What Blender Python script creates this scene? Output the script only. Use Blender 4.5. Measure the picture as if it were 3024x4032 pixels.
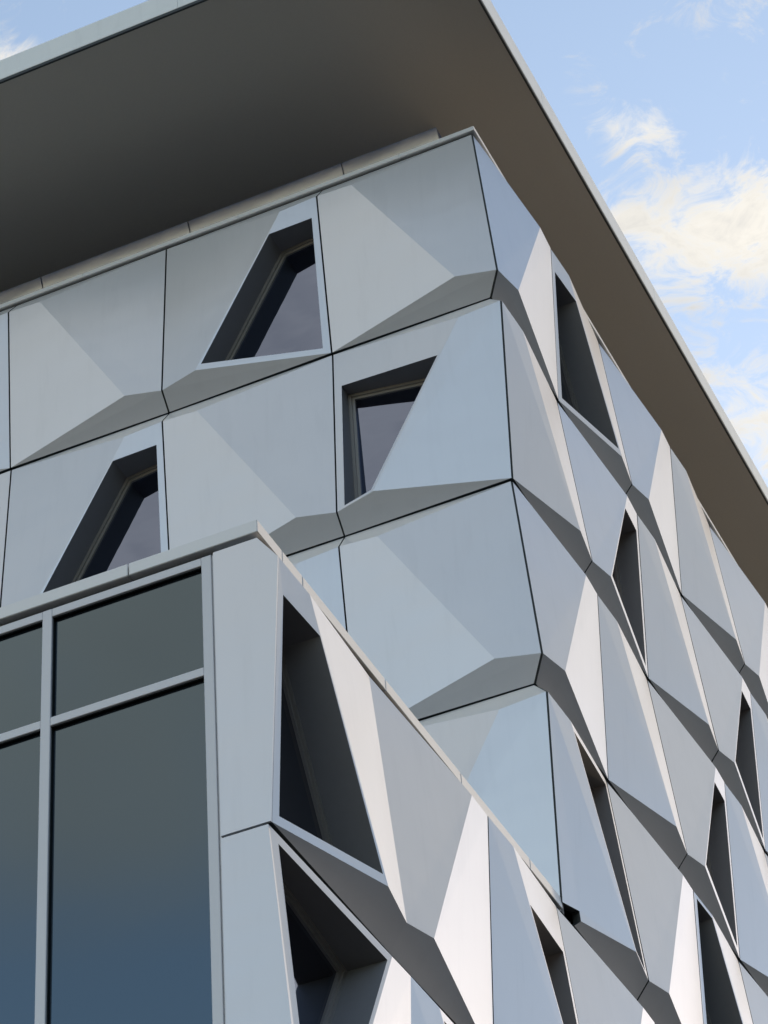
import bpy, bmesh, math, random
from mathutils import Vector, Matrix
from mathutils.geometry import tessellate_polygon

random.seed(7)
for o in list(bpy.data.objects):
    bpy.data.objects.remove(o)
scene = bpy.context.scene
COL = scene.collection
R = math.radians

# ------------------------------------------------------------------ scale
H = 1.8                      # height of one facade panel row in metres
Z0 = 10.24 * H               # level of the joint under the parapet cap


def P3(x, y, z):
    """facade units (1 = one row; z = 0 at the top joint) to metres"""
    return Vector((x * H, y * H, z * H + Z0))


# ------------------------------------------------------------------ camera
cam_d = bpy.data.cameras.new('camera')
cam = bpy.data.objects.new('camera', cam_d)
COL.objects.link(cam)
scene.camera = cam
yaw, pitch, roll = 0.38196, 0.68883, -0.07678
fw = Vector((-math.sin(yaw) * math.cos(pitch), math.cos(yaw) * math.cos(pitch), math.sin(pitch)))
rt = fw.cross(Vector((0, 0, 1))).normalized()
up = rt.cross(fw)
rt2 = rt * math.cos(roll) + up * math.sin(roll)
up2 = -rt * math.sin(roll) + up * math.cos(roll)
m = Matrix((rt2, up2, -fw)).transposed().to_4x4()
m.translation = P3(2.747, -8.29805, -9.35055)
cam.matrix_world = m
cam_d.sensor_fit = 'VERTICAL'
cam_d.sensor_height = 24.0
cam_d.lens = 11384.41 / 4032 * 24.0
cam_d.clip_start = 0.1
cam_d.clip_end = 6000

# ------------------------------------------------------------------ light
SUN_EL = 10.5
SUN_AZ = 7.0                 # degrees from +Y towards +X
sd = Vector((math.sin(R(SUN_AZ)) * math.cos(R(SUN_EL)), math.cos(R(SUN_AZ)) * math.cos(R(SUN_EL)), math.sin(R(SUN_EL))))
sun_d = bpy.data.lights.new('sun', 'SUN')
sun_d.energy = 5.0
sun_d.angle = R(0.6)
sun_d.color = (1.0, 0.79, 0.53)
sun = bpy.data.objects.new('sun', sun_d)
sun.rotation_euler = sd.to_track_quat('Z', 'Y').to_euler()
COL.objects.link(sun)

scene.view_settings.view_transform = 'Standard'
scene.view_settings.look = 'None'
scene.view_settings.gamma = 1.0
scene.view_settings.use_curve_mapping = False
scene.view_settings.exposure = 1.28

# world: physical sky + procedural cloud layer (a plane of cloud seen in perspective)
world = bpy.data.worlds.new('World')
scene.world = world
world.use_nodes = True
nt = world.node_tree
nt.nodes.clear()


def N(t, tree=None, **kw):
    n = (tree or nt).nodes.new(t)
    for k, v in kw.items():
        setattr(n, k, v)
    return n


def math_n(op, a, b=None, c=None, tree=None, clamp=False):
    t = tree or nt
    n = t.nodes.new('ShaderNodeMath')
    n.operation = op
    n.use_clamp = clamp
    for i, v in enumerate((a, b, c)):
        if v is None:
            continue
        if isinstance(v, (int, float)):
            n.inputs[i].default_value = v
        else:
            t.links.new(v, n.inputs[i])
    return n.outputs[0]


sky = N('ShaderNodeTexSky', sky_type='NISHITA')
sky.sun_disc = False
sky.sun_elevation = R(SUN_EL)
sky.sun_rotation = R(SUN_AZ)
sky.altitude = 50
sky.air_density = 1.0
sky.dust_density = 0.35
sky.ozone_density = 1.6
tc = N('ShaderNodeTexCoord')
sep = N('ShaderNodeSeparateXYZ')
nt.links.new(tc.outputs['Generated'], sep.inputs[0])
zc = math_n('MAXIMUM', sep.outputs['Z'], 0.08)
px = math_n('DIVIDE', sep.outputs['X'], zc)
py = math_n('DIVIDE', sep.outputs['Y'], zc)
pl = N('ShaderNodeCombineXYZ')
nt.links.new(px, pl.inputs[0])
nt.links.new(py, pl.inputs[1])


def wnoise(scale, detail, rough, dist, off):
    mp = N('ShaderNodeMapping')
    mp.inputs['Location'].default_value = off
    nt.links.new(pl.outputs[0], mp.inputs[0])
    n = N('ShaderNodeTexNoise')
    n.inputs['Scale'].default_value = scale
    n.inputs['Detail'].default_value = detail
    n.inputs['Roughness'].default_value = rough
    n.inputs['Distortion'].default_value = dist
    nt.links.new(mp.outputs[0], n.inputs['Vector'])
    return n.outputs[0]


fine = wnoise(32.0, 6.5, 0.68, 0.9, (3.1, 1.7, 0))
mid = wnoise(11.0, 4.0, 0.6, 0.5, (0.4, 5.2, 0))
broad = wnoise(1.6, 2.0, 0.5, 0.0, (2.2, 0.6, 0))


def bank(cx, cy, ax, ay, rot, gain):
    """one cloud bank: a soft ellipse on the cloud plane"""
    mp = N('ShaderNodeMapping')
    mp.vector_type = 'TEXTURE'
    mp.inputs['Location'].default_value = (cx, cy, 0)
    mp.inputs['Rotation'].default_value = (0, 0, rot)
    mp.inputs['Scale'].default_value = (ax, ay, 1)
    nt.links.new(pl.outputs[0], mp.inputs[0])
    ln = N('ShaderNodeVectorMath', operation='LENGTH')
    nt.links.new(mp.outputs[0], ln.inputs[0])
    mr = N('ShaderNodeMapRange', interpolation_type='SMOOTHSTEP')
    mr.inputs[1].default_value = 1.3
    mr.inputs[2].default_value = 0.0
    mr.inputs[3].default_value = 0.0
    mr.inputs[4].default_value = gain
    nt.links.new(ln.outputs['Value'], mr.inputs[0])
    return mr.outputs[0]


banks = [(-0.190, 1.022, 0.145, 0.066, 0.42, 0.56), (-0.225, 1.165, 0.13, 0.090, 0.7, 0.52),
         (-0.230, 0.927, 0.038, 0.026, 0.9, 0.40), (-0.258, 0.980, 0.040, 0.024, 0.3, 0.44),
         (-0.470, 0.755, 0.026, 0.024, 0.2, 0.55), (0.10, 1.12, 0.24, 0.12, 0.3, 0.44), (0.68, 1.22, 0.76, 0.56, 0.1, 0.56),
         (-0.80, -1.02, 0.74, 0.48, 0.2, 0.68)]  # wide bank at right and bank behind view: added to tone facade reflections
cov = None
for b in banks:
    g = bank(*b)
    cov = g if cov is None else math_n('MAXIMUM', cov, g)
# cloud field everywhere: broken banks from the broad noise
bro = math_n('MULTIPLY', math_n('SUBTRACT', broad, 0.47), 1.3)
dens = math_n('ADD', math_n('ADD', math_n('MULTIPLY', fine, 1.35), math_n('MULTIPLY', mid, 0.75)), cov)
dens = math_n('ADD', dens, bro)
mr = N('ShaderNodeMapRange', interpolation_type='SMOOTHSTEP')
mr.inputs[1].default_value = 1.22
mr.inputs[2].default_value = 1.66
nt.links.new(dens, mr.inputs[0])
# cloud shade: thicker parts a little greyer inside, cream rims
shade = N('ShaderNodeMix', data_type='RGBA')
shade.inputs[6].default_value = (2.85, 2.68, 2.36, 1)
shade.inputs[7].default_value = (2.00, 1.93, 1.80, 1)
sf = math_n('MULTIPLY', math_n('SUBTRACT', math_n('ADD', math_n('MULTIPLY', mid, 0.5), math_n('MULTIPLY', fine, 0.5)), 0.47), 5.0, clamp=True)
nt.links.new(sf, shade.inputs[0])
skyc = N('ShaderNodeMix', data_type='RGBA', blend_type='MULTIPLY')
skyc.inputs[0].default_value = 1.0
skyc.inputs[7].default_value = (1.41, 1.15, 1.0, 1)
nt.links.new(sky.outputs[0], skyc.inputs[6])
mix = N('ShaderNodeMix', data_type='RGBA')
nt.links.new(math_n('MULTIPLY', mr.outputs[0], 0.92), mix.inputs[0])
nt.links.new(skyc.outputs[2], mix.inputs[6])
nt.links.new(shade.outputs[2], mix.inputs[7])
world.cycles.sampling_method = 'MANUAL'
world.cycles.sample_map_resolution = 512
bg = N('ShaderNodeBackground')
bg.inputs[1].default_value = 0.15
nt.links.new(mix.outputs[2], bg.inputs[0])
wo = N('ShaderNodeOutputWorld')
nt.links.new(bg.outputs[0], wo.inputs[0])


# ------------------------------------------------------------------ materials
def mat(name, col, rough, metal=0.0, var=0.0, grain=0.0, gscale=30.0, bump=0.0, bscale=1.2, spec=0.5, coat=0.0, streak=0.0):
    mt = bpy.data.materials.new(name)
    mt.use_nodes = True
    t = mt.node_tree
    b = t.nodes['Principled BSDF']
    b.inputs['Base Color'].default_value = (*col, 1)
    b.inputs['Roughness'].default_value = rough
    b.inputs['Metallic'].default_value = metal
    b.inputs['Specular IOR Level'].default_value = spec
    b.inputs['Coat Weight'].default_value = coat
    b.inputs['Coat Roughness'].default_value = 0.12
    tcn = t.nodes.new('ShaderNodeTexCoord')
    fac = None
    if var:
        oi = t.nodes.new('ShaderNodeObjectInfo')
        fac = math_n('MULTIPLY_ADD', oi.outputs['Random'], var, 1 - var / 2, tree=t)
    if grain:
        n = t.nodes.new('ShaderNodeTexNoise')
        n.inputs['Scale'].default_value = gscale
        n.inputs['Detail'].default_value = 8
        t.links.new(tcn.outputs['Object'], n.inputs['Vector'])
        g = math_n('MULTIPLY_ADD', n.outputs[0], grain, 1 - grain / 2, tree=t)
        fac = g if fac is None else math_n('MULTIPLY', fac, g, tree=t)
    if streak:
        # faint rain marks running down the sheet
        mp = t.nodes.new('ShaderNodeMapping')
        mp.inputs['Scale'].default_value = (7, 7, 0.8)
        t.links.new(tcn.outputs['Object'], mp.inputs[0])
        n = t.nodes.new('ShaderNodeTexNoise')
        n.inputs['Scale'].default_value = 1.6
        n.inputs['Detail'].default_value = 6
        n.inputs['Roughness'].default_value = 0.6
        t.links.new(mp.outputs[0], n.inputs['Vector'])
        r = t.nodes.new('ShaderNodeMapRange')
        r.inputs[1].default_value = 0.52
        r.inputs[2].default_value = 0.78
        r.inputs[3].default_value = 1.0
        r.inputs[4].default_value = 1.0 - streak
        t.links.new(n.outputs[0], r.inputs[0])
        fac = r.outputs[0] if fac is None else math_n('MULTIPLY', fac, r.outputs[0], tree=t)
    if fac is not None:
        mx = t.nodes.new('ShaderNodeMix')
        mx.data_type = 'RGBA'
        mx.blend_type = 'MULTIPLY'
        mx.inputs[0].default_value = 1
        mx.inputs[6].default_value = (*col, 1)
        cb = t.nodes.new('ShaderNodeCombineColor')
        for i in range(3):
            t.links.new(fac, cb.inputs[i])
        t.links.new(cb.outputs[0], mx.inputs[7])
        t.links.new(mx.outputs[2], b.inputs['Base Color'])
    if bump:
        n = t.nodes.new('ShaderNodeTexNoise')
        n.inputs['Scale'].default_value = bscale
        n.inputs['Detail'].default_value = 2
        mp = t.nodes.new('ShaderNodeMapping')
        mp.inputs['Rotation'].default_value = (0, R(14), 0)
        mp.inputs['Scale'].default_value = (0.7, 0.7, 1.9)
        t.links.new(tcn.outputs['Object'], mp.inputs[0])
        t.links.new(mp.outputs[0], n.inputs['Vector'])
        bp = t.nodes.new('ShaderNodeBump')
        bp.inputs['Strength'].default_value = 1.0
        bp.inputs['Distance'].default_value = bump
        t.links.new(n.outputs[0], bp.inputs['Height'])
        t.links.new(bp.outputs[0], b.inputs['Normal'])
    return mt


M_PANEL = mat('silver_panel', (0.645, 0.643, 0.660), 0.28, metal=0.33, var=0.05, grain=0.06, gscale=1.6, bump=0.006, bscale=1.1, streak=0.045, spec=0.6)
M_CAP = mat('aluminium_coping', (0.66, 0.65, 0.64), 0.4, metal=0.2, grain=0.05, gscale=4, bump=0.002)
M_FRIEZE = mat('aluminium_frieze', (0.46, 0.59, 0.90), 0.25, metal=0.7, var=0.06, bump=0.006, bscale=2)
M_SOFFIT = mat('soffit_paint', (0.53, 0.495, 0.43), 0.75, grain=0.10, gscale=60)
M_FASCIA = mat('fascia_metal', (0.70, 0.72, 0.71), 0.4, metal=0.15, grain=0.08, gscale=6, streak=0.08)
M_DARK = mat('dark_membrane', (0.02, 0.022, 0.024), 0.8)
M_REVEAL = mat('charcoal_reveal', (0.19, 0.19, 0.20), 0.5, grain=0.1, gscale=20)
M_FRAME = mat('bronze_frame', (0.30, 0.285, 0.27), 0.4, metal=0.4, grain=0.06)
M_MULL = mat('grey_mullion', (0.56, 0.555, 0.57), 0.42, metal=0.2, grain=0.04, gscale=15)
M_GASKET = mat('black_gasket', (0.026, 0.032, 0.034), 0.6)
M_GLASS = mat('window_glass', (0.155, 0.180, 0.25), 0.03, metal=1.0, bump=0.0008, bscale=2.0)
M_CGLASS = mat('curtain_glass', (0.092, 0.120, 0.138), 0.09, metal=1.0, var=0.10, bump=0.0012, bscale=0.8)
M_CONC = mat('wall_render', (0.4, 0.4, 0.39), 0.8, grain=0.15, gscale=3)
M_GROUND = mat('paving', (0.050, 0.045, 0.041), 0.85, grain=0.3, gscale=0.6)
M_ROOF = mat('roof_membrane', (0.3, 0.3, 0.3), 0.9, grain=0.2, gscale=3)


# ------------------------------------------------------------------ helpers
def link(name, me, material, parent=None):
    o = bpy.data.objects.new(name, me)
    if material and not me.materials:
        me.materials.append(material)
    COL.objects.link(o)
    o.parent = parent
    return o


def mesh(name, verts, faces):
    me = bpy.data.meshes.new(name)
    me.from_pydata([tuple(v) for v in verts], [], faces)
    me.update()
    return me


def box_me(name, lo, hi, bevel=0.0):
    bm = bmesh.new()
    bmesh.ops.create_cube(bm, size=1.0)
    c = [(a + b) / 2 for a, b in zip(lo, hi)]
    s = [b - a for a, b in zip(lo, hi)]
    for v in bm.verts:
        v.co = Vector((c[0] + v.co.x * s[0], c[1] + v.co.y * s[1], c[2] + v.co.z * s[2]))
    if bevel:
        bmesh.ops.bevel(bm, geom=bm.edges[:], offset=bevel, segments=1, affect='EDGES')
    me = bpy.data.meshes.new(name)
    bm.to_mesh(me)
    bm.free()
    return me


def box(name, lo, hi, material, parent=None, bevel=0.0):
    """axis-aligned box given in facade units"""
    return link(name, box_me(name, P3(*lo), P3(*hi), bevel), material, parent)


# ------------------------------------------------------------------ ground
g = mesh('ground', [(-3000, -3000, 0), (3000, -3000, 0), (3000, 3000, 0), (-3000, 3000, 0)], [(0, 1, 2, 3)])
ground = link('ground', g, M_GROUND)
ground['kind'] = 'structure'

# unseen wooded ridge ring, added to block light near the horizon
vs, fs = [], []
NS, NR = 180, 8
rng = random.Random(3)
wob = [rng.uniform(-1, 1) for _ in range(NS)]
for i in range(NS):
    az = 2 * math.pi * i / NS                    # from +Y towards +X
    dg = math.degrees(az)
    hh = 70.0
    if 14 < dg < 150:
        hh += 70 * math.sin(R((dg - 14) / 136 * 180)) ** 0.6
    elif 150 <= dg < 235:
        hh -= 66 * math.sin(R((dg - 150) / 85 * 180)) ** 0.5
    hh += 3 * math.sin(5 * az + 1.0) * math.sin(az / 2) + 1.5 * wob[i] * math.sin(az / 2)
    for j in range(NR):
        f = j / (NR - 1)
        r = 230 + 330 * f
        prof = math.sin(min(1.0, f / 0.45) * math.pi / 2) ** 1.3 if f < 0.45 else math.cos((f - 0.45) / 0.55 * math.pi / 2)
        vs.append((math.sin(az) * r, math.cos(az) * r, -0.5 + hh * prof))
for i in range(NS):
    for j in range(NR - 1):
        k = (i + 1) % NS
        fs.append((i * NR + j, i * NR + j + 1, k * NR + j + 1, k * NR + j))
hm = mesh('light_blocker_hills', vs, fs)
for p in hm.polygons:
    p.use_smooth = True
light_blocker_hills = link('light_blocker_hills', hm, mat('light_blocker_green', (0.04, 0.048, 0.03), 0.9, grain=0.6, gscale=0.08))
light_blocker_hills['kind'] = 'structure'

# ------------------------------------------------------------------ building
bld = bpy.data.objects.new('office_building', None)
COL.objects.link(bld)
bld.location = (0, 0, 0)
bld['label'] = 'silver office building with faceted metal panels, slanted windows and a wide overhanging roof'
bld['category'] = 'building'

W = 0.7862
YF = -2.3454                 # front plane of the projecting wing
NB = -0.0508                 # wall base depth (all n are outward offsets)
ND = 0.0121                  # bulge edge
NT = 0.0140                  # proud top crease of the receding edge
HU, TT = 0.0825, 0.0978
XU, XZ, XN = 0.2224 * W, -0.1238, 0.0298
PU, PZ, PN = 0.7800 * W, -0.8911, 0.0318
BN = -0.0433
GU, GZ = 0.0038, 0.0040      # half joints
RET = 0.030                  # depth of folded panel edges
NG = -0.100                  # plane of the window frames

PLL = (0.11053 / 1.0, 0.06219, 0.01911)   # plane of the receding facet  n = a u + b z + c
PLR = (-0.11822, -0.06930, 0.04203)       # plane of the bulging facet

# window openings (u/W, z) in the frame of a type A panel
HOLE1 = [(0.7445, -0.8640), (0.0466, -0.9600), (0.0407, -0.2139), (0.2965, -0.2380)]     # in the receding facet
HOLE2 = [(0.9495, -0.2118), (0.3620, -0.2880), (0.7930, -0.8790), (0.9520, -0.9000)]     # in the bulging facet

# taller variants
HOLE3 = HOLE1[:2] + [(0.0407, -0.1180), (0.2220, -0.1420)]
HOLE4 = [(0.9495, -0.0450), (0.2620, -0.1500)] + HOLE2[2:]
HOLES = {1: HOLE1, 2: HOLE2, 3: HOLE3, 4: HOLE4}


def base_pts():
    return dict(TL0=(0, -GZ, NB), TLc=(0, -TT, NT), X=(XU, XZ, XN), TR=(W, -GZ, NB),
                BL=(0, -1 + GZ, BN), P=(PU, PZ, PN), RE=(W, -1 + HU, ND), BR=(W, -1 + GZ, NB))


def panel_local(kind, corner_side=None, corner_flat=False, notch=False):
    """points (x, z, n) of one panel, local origin at its top left joint"""
    V = base_pts()
    out = {}
    for k, (u, z, n) in V.items():
        left = k in ('TL0', 'TLc', 'BL')
        right = k in ('TR', 'RE', 'BR')
        x = u
        if left:
            x += GU
        if right:
            x -= GU
        if kind == 'B':
            x = W - x
        side = None
        if left or right:
            side = ('L' if left else 'R') if kind == 'A' else ('R' if left else 'L')
        if corner_side and side == corner_side and not corner_flat:
            # mitre: at the building corner the edge follows the diagonal
            x += (0.0025 - n) if corner_side == 'L' else (n - 0.0025)
        out[k] = Vector((x, z, n))
    return out


_cache = {}


def panel_mesh(kind, win, corner=None, flat=False, notch=False):
    key = (kind, win, corner, flat, notch)
    if key in _cache:
        return _cache[key]
    V = panel_local(kind, corner, flat)
    verts, faces = [], []

    def add(v):
        verts.append(Vector((v.x * H, -v.z * H, v.y * H)))   # local: x along wall, -y outward, z up
        return len(verts) - 1
    idx = {k: add(v) for k, v in V.items()}

    def addface(ids):
        a, b, c = (verts[i] for i in ids[:3])
        if (b - a).cross(c - a).y > 0:
            ids = ids[::-1]
        faces.append(tuple(ids))
    hole = None
    if win:
        hs = HOLES[win]
        plc = PLL if win % 2 == 1 else PLR
        hole = []
        for (u, z) in hs:
            n = plc[0] * u * W + plc[1] * z + plc[2] - 0.0004
            x = u * W if kind == 'A' else W - u * W
            hole.append(Vector((x, z, n)))

    def facet(keys, has_hole):
        if not has_hole:
            ids = [idx[k] for k in keys]
            if len(ids) == 4:
                # split along the shorter fold so that slightly warped sheets stay crisp
                addface([ids[0], ids[1], ids[2]])
                addface([ids[0], ids[2], ids[3]])
            else:
                addface(ids)
            return
        outer = [V[k] for k in keys]
        hid = [add(h) for h in hole]
        allid = [idx[k] for k in keys] + hid
        loops = [[Vector((v.x, v.y, 0)) for v in outer], [Vector((v.x, v.y, 0)) for v in hole]]
        for tri in tessellate_polygon(loops):
            addface([allid[i] for i in tri])
    facet(('TL0', 'TLc', 'X', 'TR'), False)
    if notch:
        # lower corner cut away where the wing's coping runs into the facade
        for k, a, b, f in (('N1', 'BL', 'TLc', 0.040), ('N2', 'BL', 'P', 0.235), ('N3', 'BL', 'BR', 0.150)):
            V[k] = V[a].lerp(V[b], f)
        V['N4'] = V['N2'].copy()
        V['N2'] = V['N2'] + Vector((-0.004, 0.040, 0.0))
        for k in ('N1', 'N2', 'N4', 'N3'):
            idx[k] = add(V[k])
        for tri in (('TLc', 'N1', 'N2'), ('TLc', 'N2', 'P'), ('TLc', 'P', 'X'), ('N2', 'N4', 'P'), ('N4', 'N3', 'P'), ('N3', 'BR', 'P'), ('BR', 'RE', 'P')):
            addface([idx[k] for k in tri])
    else:
        facet(('TLc', 'BL', 'P', 'X'), win in (1, 3))
        facet(('BL', 'BR', 'RE', 'P'), False)
    facet(('X', 'P', 'RE', 'TR'), win in (2, 4))
    # folded edges going back into the wall
    loop = ['TL0', 'TLc', 'N1', 'N2', 'N4', 'N3', 'BR', 'RE', 'TR'] if notch else ['TL0', 'TLc', 'BL', 'BR', 'RE', 'TR']
    back = {}
    for k in loop:
        v = V[k].copy()
        v.z -= RET
        back[k] = add(v)
    for a, b in zip(loop, loop[1:] + loop[:1]):
        faces.append((idx[a], back[a], back[b], idx[b]))
    me = mesh('facade_panel', verts, faces)
    me.materials.append(M_PANEL)
    me.materials.append(M_GASKET)
    for p in list(me.polygons)[-len(loop):]:
        p.material_index = 1
    _cache[key] = (me, hole)
    return _cache[key]


def window_meshes(kind, win):
    key = ('w', kind, win)
    if key in _cache:
        return _cache[key]
    hole = panel_mesh(kind, win)[1]

    def L(v, n=None):
        return Vector((v.x * H, -(v.z if n is None else n) * H, v.y * H))
    k = len(hole)
    vs = [L(h) for h in hole] + [L(h, NG) for h in hole]
    rev = mesh('window_reveal', vs, [(i, (i + 1) % k, k + (i + 1) % k, k + i) for i in range(k)])
    rev.materials.append(M_REVEAL)
    # frame: inset ring, standing 12 mm proud of the glass
    pts = [Vector((h.x, h.y)) for h in hole]

    def inset(d):
        area = sum(pts[i].x * pts[(i + 1) % k].y - pts[(i + 1) % k].x * pts[i].y for i in range(k))
        s = 1 if area > 0 else -1
        res = []
        for i in range(k):
            p0, p1, p2 = pts[i - 1], pts[i], pts[(i + 1) % k]
            e1, e2 = (p1 - p0).normalized(), (p2 - p1).normalized()
            n1 = Vector((-e1.y, e1.x)) * s
            n2 = Vector((-e2.y, e2.x)) * s
            q = (n1 + n2)
            q /= max(0.25, 1 + n1.dot(n2))
            res.append(p1 + q * d)
        return res
    a, b, c = inset(0.0), inset(0.013), inset(0.026)

    def L2(p, n):
        return Vector((p.x * H, -n * H, p.y * H))
    rings = [(a, NG + 0.004), (b, NG + 0.004), (b, NG - 0.004), (c, NG - 0.004), (c, NG - 0.016)]
    vs, fs = [], []
    for ring, n in rings:
        vs += [L2(p, n) for p in ring]
    for r in range(len(rings) - 1):
        for i in range(k):
            j = (i + 1) % k
            fs.append((r * k + i, r * k + j, (r + 1) * k + j, (r + 1) * k + i))
    fr = mesh('window_frame', vs, fs)
    fr.materials.append(M_FRAME)
    d = inset(0.022)
    gl = mesh('window_pane', [L2(p, NG - 0.013) for p in d] + [L2(p, NG - 0.018) for p in d],
              [tuple(range(k)), tuple(range(2 * k - 1, k - 1, -1))] + [(i, (i + 1) % k, k + (i + 1) % k, k + i) for i in range(k)])
    gl.materials.append(M_GLASS)
    _cache[key] = (rev, fr, gl)
    return _cache[key]


def place_panel(face, col, row, kind, win=0, corner=None, flat=False, y0=None, notch=False):
    me, hole = panel_mesh(kind, win, corner, flat, notch)
    o = link('facade_panel', me, None, bld)
    if face == 'L':
        o.location = P3(-(col + 1) * W, 0, -(row - 1))
        rz = 0.0
    else:
        o.location = P3(0, col * W if y0 is None else y0, -(row - 1))
        rz = math.pi / 2
    jit = R(0.06)
    o.rotation_euler = (random.uniform(-jit, jit), random.uniform(-jit, jit) * 0.3, rz + random.uniform(-jit, jit))
    if win:
        for nm, wm in zip(('window_reveal', 'window_frame', 'window_pane'), window_meshes(kind, win)):
            link(nm, wm, None, o)
    return o


# left facade: type A where (row + col) is odd
LWIN = {(1, 1): 1, (2, 0): 2, (2, 2): 1, (2, 3): 2, (3, 1): 0, (3, 3): 1, (1, 4): 1, (4, 4): 1, (1, 5): 2}
for row in range(1, 5):
    for c in range(0, 7):
        kind = 'A' if (row + c) % 2 == 1 else 'B'
        place_panel('L', c, row, kind, LWIN.get((row, c), 0), 'R' if c == 0 else None)

# right facade: type B where (row + col) is odd
RWIN = {(1, 1): 1, (2, 1): 1, (2, 3): 1, (3, 2): 1, (4, 0): 4, (4, 2): 3,
        (5, -3): 1, (5, -1): 2, (6, -3): 4, (6, -2): 4, (1, 5): 1, (3, 5): 2, (4, 4): 2, (5, 1): 1,
        (5, 4): 1, (6, 0): 2, (6, 3): 1, (7, -2): 1, (7, 1): 2, (7, 4): 1, (8, 0): 1, (8, 3): 2, (9, 2): 1}
for row in range(1, 10):
    for c in range(-3, 9):
        if c < 0 and row < 5:
            continue
        kind = 'B' if (row + c) % 2 == 1 else 'A'
        corner = 'L' if (c == 0 and row < 5) else None
        y0 = YF + 0.004 if c == -3 else None
        place_panel('R', c, row, kind, RWIN.get((row, c), 0), corner, False, y0, row == 4 and c == 0)

# dark core behind the cladding: backing the joints
NC = -0.118
XW, YE = -7 * W, 9 * W
box('wall', (XW, -NC, -9.2), (NC, YE, 0.0), M_DARK, bld)
box('wall', (XW, YF + 0.10, -9.2), (NC - 0.002, -NC + 0.01, -4.02), M_DARK, bld)
box('plinth', (XW, YF + 0.03, -10.24), (NB, YE, -9.0), M_CONC, bld)

# ---- wing front: flat end panels beside the curtain wall, right edge follows the faceted profile
XL = -0.195


def profile(row):
    if row % 2 == 1:      # receding edge
        return [(NB, -GZ), (NT, -TT), (BN, -1 + GZ)]
    return [(NB, -GZ), (ND, -1 + HU), (NB, -1 + GZ)]


for row in range(5, 10):
    pr = profile(row)
    z = -(row - 1)
    poly = [(XL, pr[0][1] + z)] + [(XL, pr[-1][1] + z)] + [(x, zz + z) for x, zz in reversed(pr)]
    k = len(poly)
    vs = [P3(x, YF, zz) for x, zz in poly] + [P3(x, YF + 0.03, zz) for x, zz in poly]
    fs = [tuple(range(k)), tuple(range(2 * k - 1, k - 1, -1))] + [(i, k + i, k + (i + 1) % k, (i + 1) % k) for i in range(k)]
    link('corner_panel', mesh('corner_panel', vs, fs), M_PANEL, bld)

# ---- curtain wall
cw = bpy.data.objects.new('curtain_wall', None)
COL.objects.link(cw)
cw.parent = bld
cw['label'] = 'grey-framed glass curtain wall with teal tinted panes'
MW = 0.033
xs = [-0.237 - 0.535 * i for i in range(0, 10)]
yg = YF + 0.022
zt, zb = -4.034, -9.0
TR_Z = [-4.434, -6.15, -6.55, -8.2]
for i, x in enumerate(xs):
    box('mullion', (x, YF + 0.004, zb), (x + MW, YF + 0.014, zt + 0.030), M_MULL, cw, 0.003)
    box('gasket', (x + 0.001, YF + 0.0145, zb), (x + MW - 0.001, yg - 0.001, zt), M_GASKET, cw)
edges_z = [zt] + TR_Z + [zb]
for i in range(len(xs) - 1):
    xa, xb = xs[i + 1] + MW, xs[i]
    box('transom', (xa, YF + 0.0045, zt), (xb, YF + 0.0145, zt + 0.030), M_MULL, cw, 0.003)
    box('gasket', (xa, YF + 0.015, zt + 0.001), (xb, yg - 0.0015, zt + 0.029), M_GASKET, cw)
    for tz in TR_Z:
        box('transom', (xa, YF + 0.0045, tz), (xb, YF + 0.0145, tz + 0.030), M_MULL, cw, 0.003)
        box('gasket', (xa, YF + 0.015, tz + 0.001), (xb, yg - 0.0015, tz + 0.029), M_GASKET, cw)
    tops = [zt] + TR_Z
    bots = [t + 0.030 for t in TR_Z] + [zb]
    for a, b in zip(tops, bots):
        p = box('pane', (xa - 0.008, yg, b - 0.008), (xb + 0.008, yg + 0.008, a + 0.008), M_CGLASS, cw)
# light side channel between curtain wall and end panel
box('side_channel', (-0.2035, YF + 0.010, -9.0), (-0.1965, YF + 0.05, -4.006), M_MULL, cw)

# ---- coping of the wing
capz0, capz1 = -3.986, -3.940
fl = [XW, -3.9, -2.95, -2.0, -1.25, -0.475, -0.045]
for a, b in zip(fl, fl[1:]):
    box('parapet_cap', (a + (0.002 if a != XW else 0), YF - 0.006, capz0), (b - (0.002 if b != -0.045 else 0), YF + 0.16, capz1), M_CAP, bld, 0.004)
cr = [YF + 0.1605, YF + 0.30, YF + 0.90, YF + 1.5, YF + 2.10, 0.055]
for a, b in zip(cr, cr[1:]):
    box('parapet_cap', (-0.22, a + 0.002, capz0), (-0.0452, b - 0.002, capz1), M_CAP, bld, 0.004)
box('shadow_gap_strip', (XW, YF + 0.030, -4.03), (-0.062, YF + 0.12, capz0 + 0.002), M_DARK, bld)  # dark strips added to put shade into the gap under the coping
box('shadow_gap_strip', (-0.117, YF + 0.13, -4.03), (-0.062, -NC - 0.002, capz0 + 0.002), M_DARK, bld)
box('flashing', (XW, YF + 0.016, -4.0005), (XL, YF + 0.029, -3.9985), M_FRAME, bld)
box('terrace_roof', (XW, YF + 0.15, -4.0), (-0.20, -NC + 0.01, -3.975), M_ROOF, bld)

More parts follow.
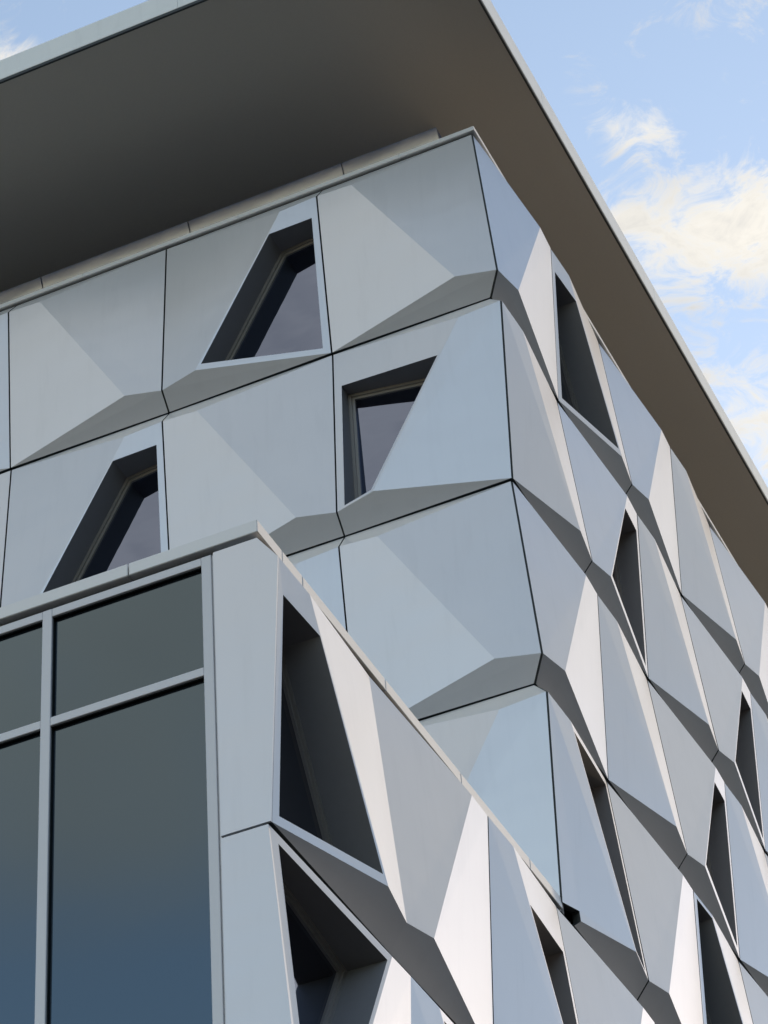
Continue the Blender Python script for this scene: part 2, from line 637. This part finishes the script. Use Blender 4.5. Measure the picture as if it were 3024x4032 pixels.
# ---- coping of the main block
mz0, mz1 = 0.007, 0.032
box('shadow_gap_strip', (XW, 0.058, -0.03), (-0.058, 0.117, mz0 + 0.001), M_DARK, bld)  # added dark strips again: their colour stands in for shade below this coping
box('shadow_gap_strip', (-0.117, 0.1175, -0.03), (-0.058, YE, mz0 + 0.001), M_DARK, bld)
seg = [XW, -4.4, -3.6, -2.8, -2.0, -1.2, -0.4, -0.0377]
for a, b in zip(seg, seg[1:]):
    box('parapet_cap', (a + 0.001, 0.0377, mz0), (b, 0.21, mz1), M_CAP, bld, 0.003)
seg = [0.2105, 0.9, 1.7, 2.5, 3.3, 4.1, 4.9, 5.7, YE]
for a, b in zip(seg, seg[1:]):
    box('parapet_cap', (-0.21, a + 0.001, mz0), (-0.0379, b, mz1), M_CAP, bld, 0.003)
box('wall_head', (XW, 0.2, 0.0), (-0.2, YE, 0.026), M_DARK, bld)

# ---- frieze between coping and roof
ZS = 0.600


def lean(o, axis, sign):
    # the closure sheets slope back from the soffit towards the coping
    for v in o.data.vertices:
        v.co[axis] += sign * 0.41 * ((ZS * H + Z0) - v.co.z)


fx = [XW, -4.91, -4.10, -3.29, -2.479, -1.671, -0.855, -0.365]
for a, b in zip(fx, fx[1:]):
    o = box('frieze_panel', (a + 0.003, 0.468, 0.031), (b - (0.003 if b != -0.365 else 0), 0.496, ZS - 0.001), M_FRIEZE, bld)
    lean(o, 1, 1)
fy = [0.4965, 1.1, 1.9, 2.7, 3.5, 4.3, 5.1, 5.9, YE]
for a, b in zip(fy, fy[1:]):
    o = box('frieze_panel', (-0.394, a + 0.003, 0.031), (-0.366, b - 0.003, ZS - 0.001), M_FRIEZE, bld)
    lean(o, 0, -1)
box('wall', (XW, 0.74, 0.027), (-0.64, YE - 0.01, ZS - 0.002), M_DARK, bld)

# ---- roof canopy
roof = bpy.data.objects.new('roof', None)
COL.objects.link(roof)
roof.parent = bld
roof['label'] = 'flat overhanging roof with dark grey soffit and pale metal fascia'
XR, YR = 0.125, -0.716
box('soffit', (XW - 0.3, YR + 0.012, ZS), (XR - 0.012, YE + 0.25, ZS + 0.02), M_SOFFIT, roof)
box('roof_slab', (XW - 0.3, YR + 0.02, ZS + 0.0205), (XR - 0.02, YE + 0.25, ZS + 0.135), M_ROOF, roof)
# black drip edge under the fascia, then the fascia sheets
box('drip_edge', (XW - 0.3, YR + 0.001, ZS - 0.004), (XR - 0.001, YR + 0.0115, ZS + 0.012), M_GASKET, roof)
box('drip_edge', (XR - 0.0115, YR + 0.012, ZS - 0.004), (XR - 0.001, YE + 0.25, ZS + 0.012), M_GASKET, roof)
xe = [XW - 0.3, -4.1, -2.6, -1.1, XR]
for a, b in zip(xe, xe[1:]):
    box('fascia', (a + 0.0006, YR, ZS + 0.0125), (b, YR + 0.0195, ZS + 0.145), M_FASCIA, roof, 0.003)
ye = [YR + 0.02, 0.6, 2.1, 3.6, 5.1, YE + 0.25]
for a, b in zip(ye, ye[1:]):
    box('fascia', (XR - 0.0195, a + 0.0006, ZS + 0.0125), (XR, b, ZS + 0.145), M_FASCIA, roof, 0.003)
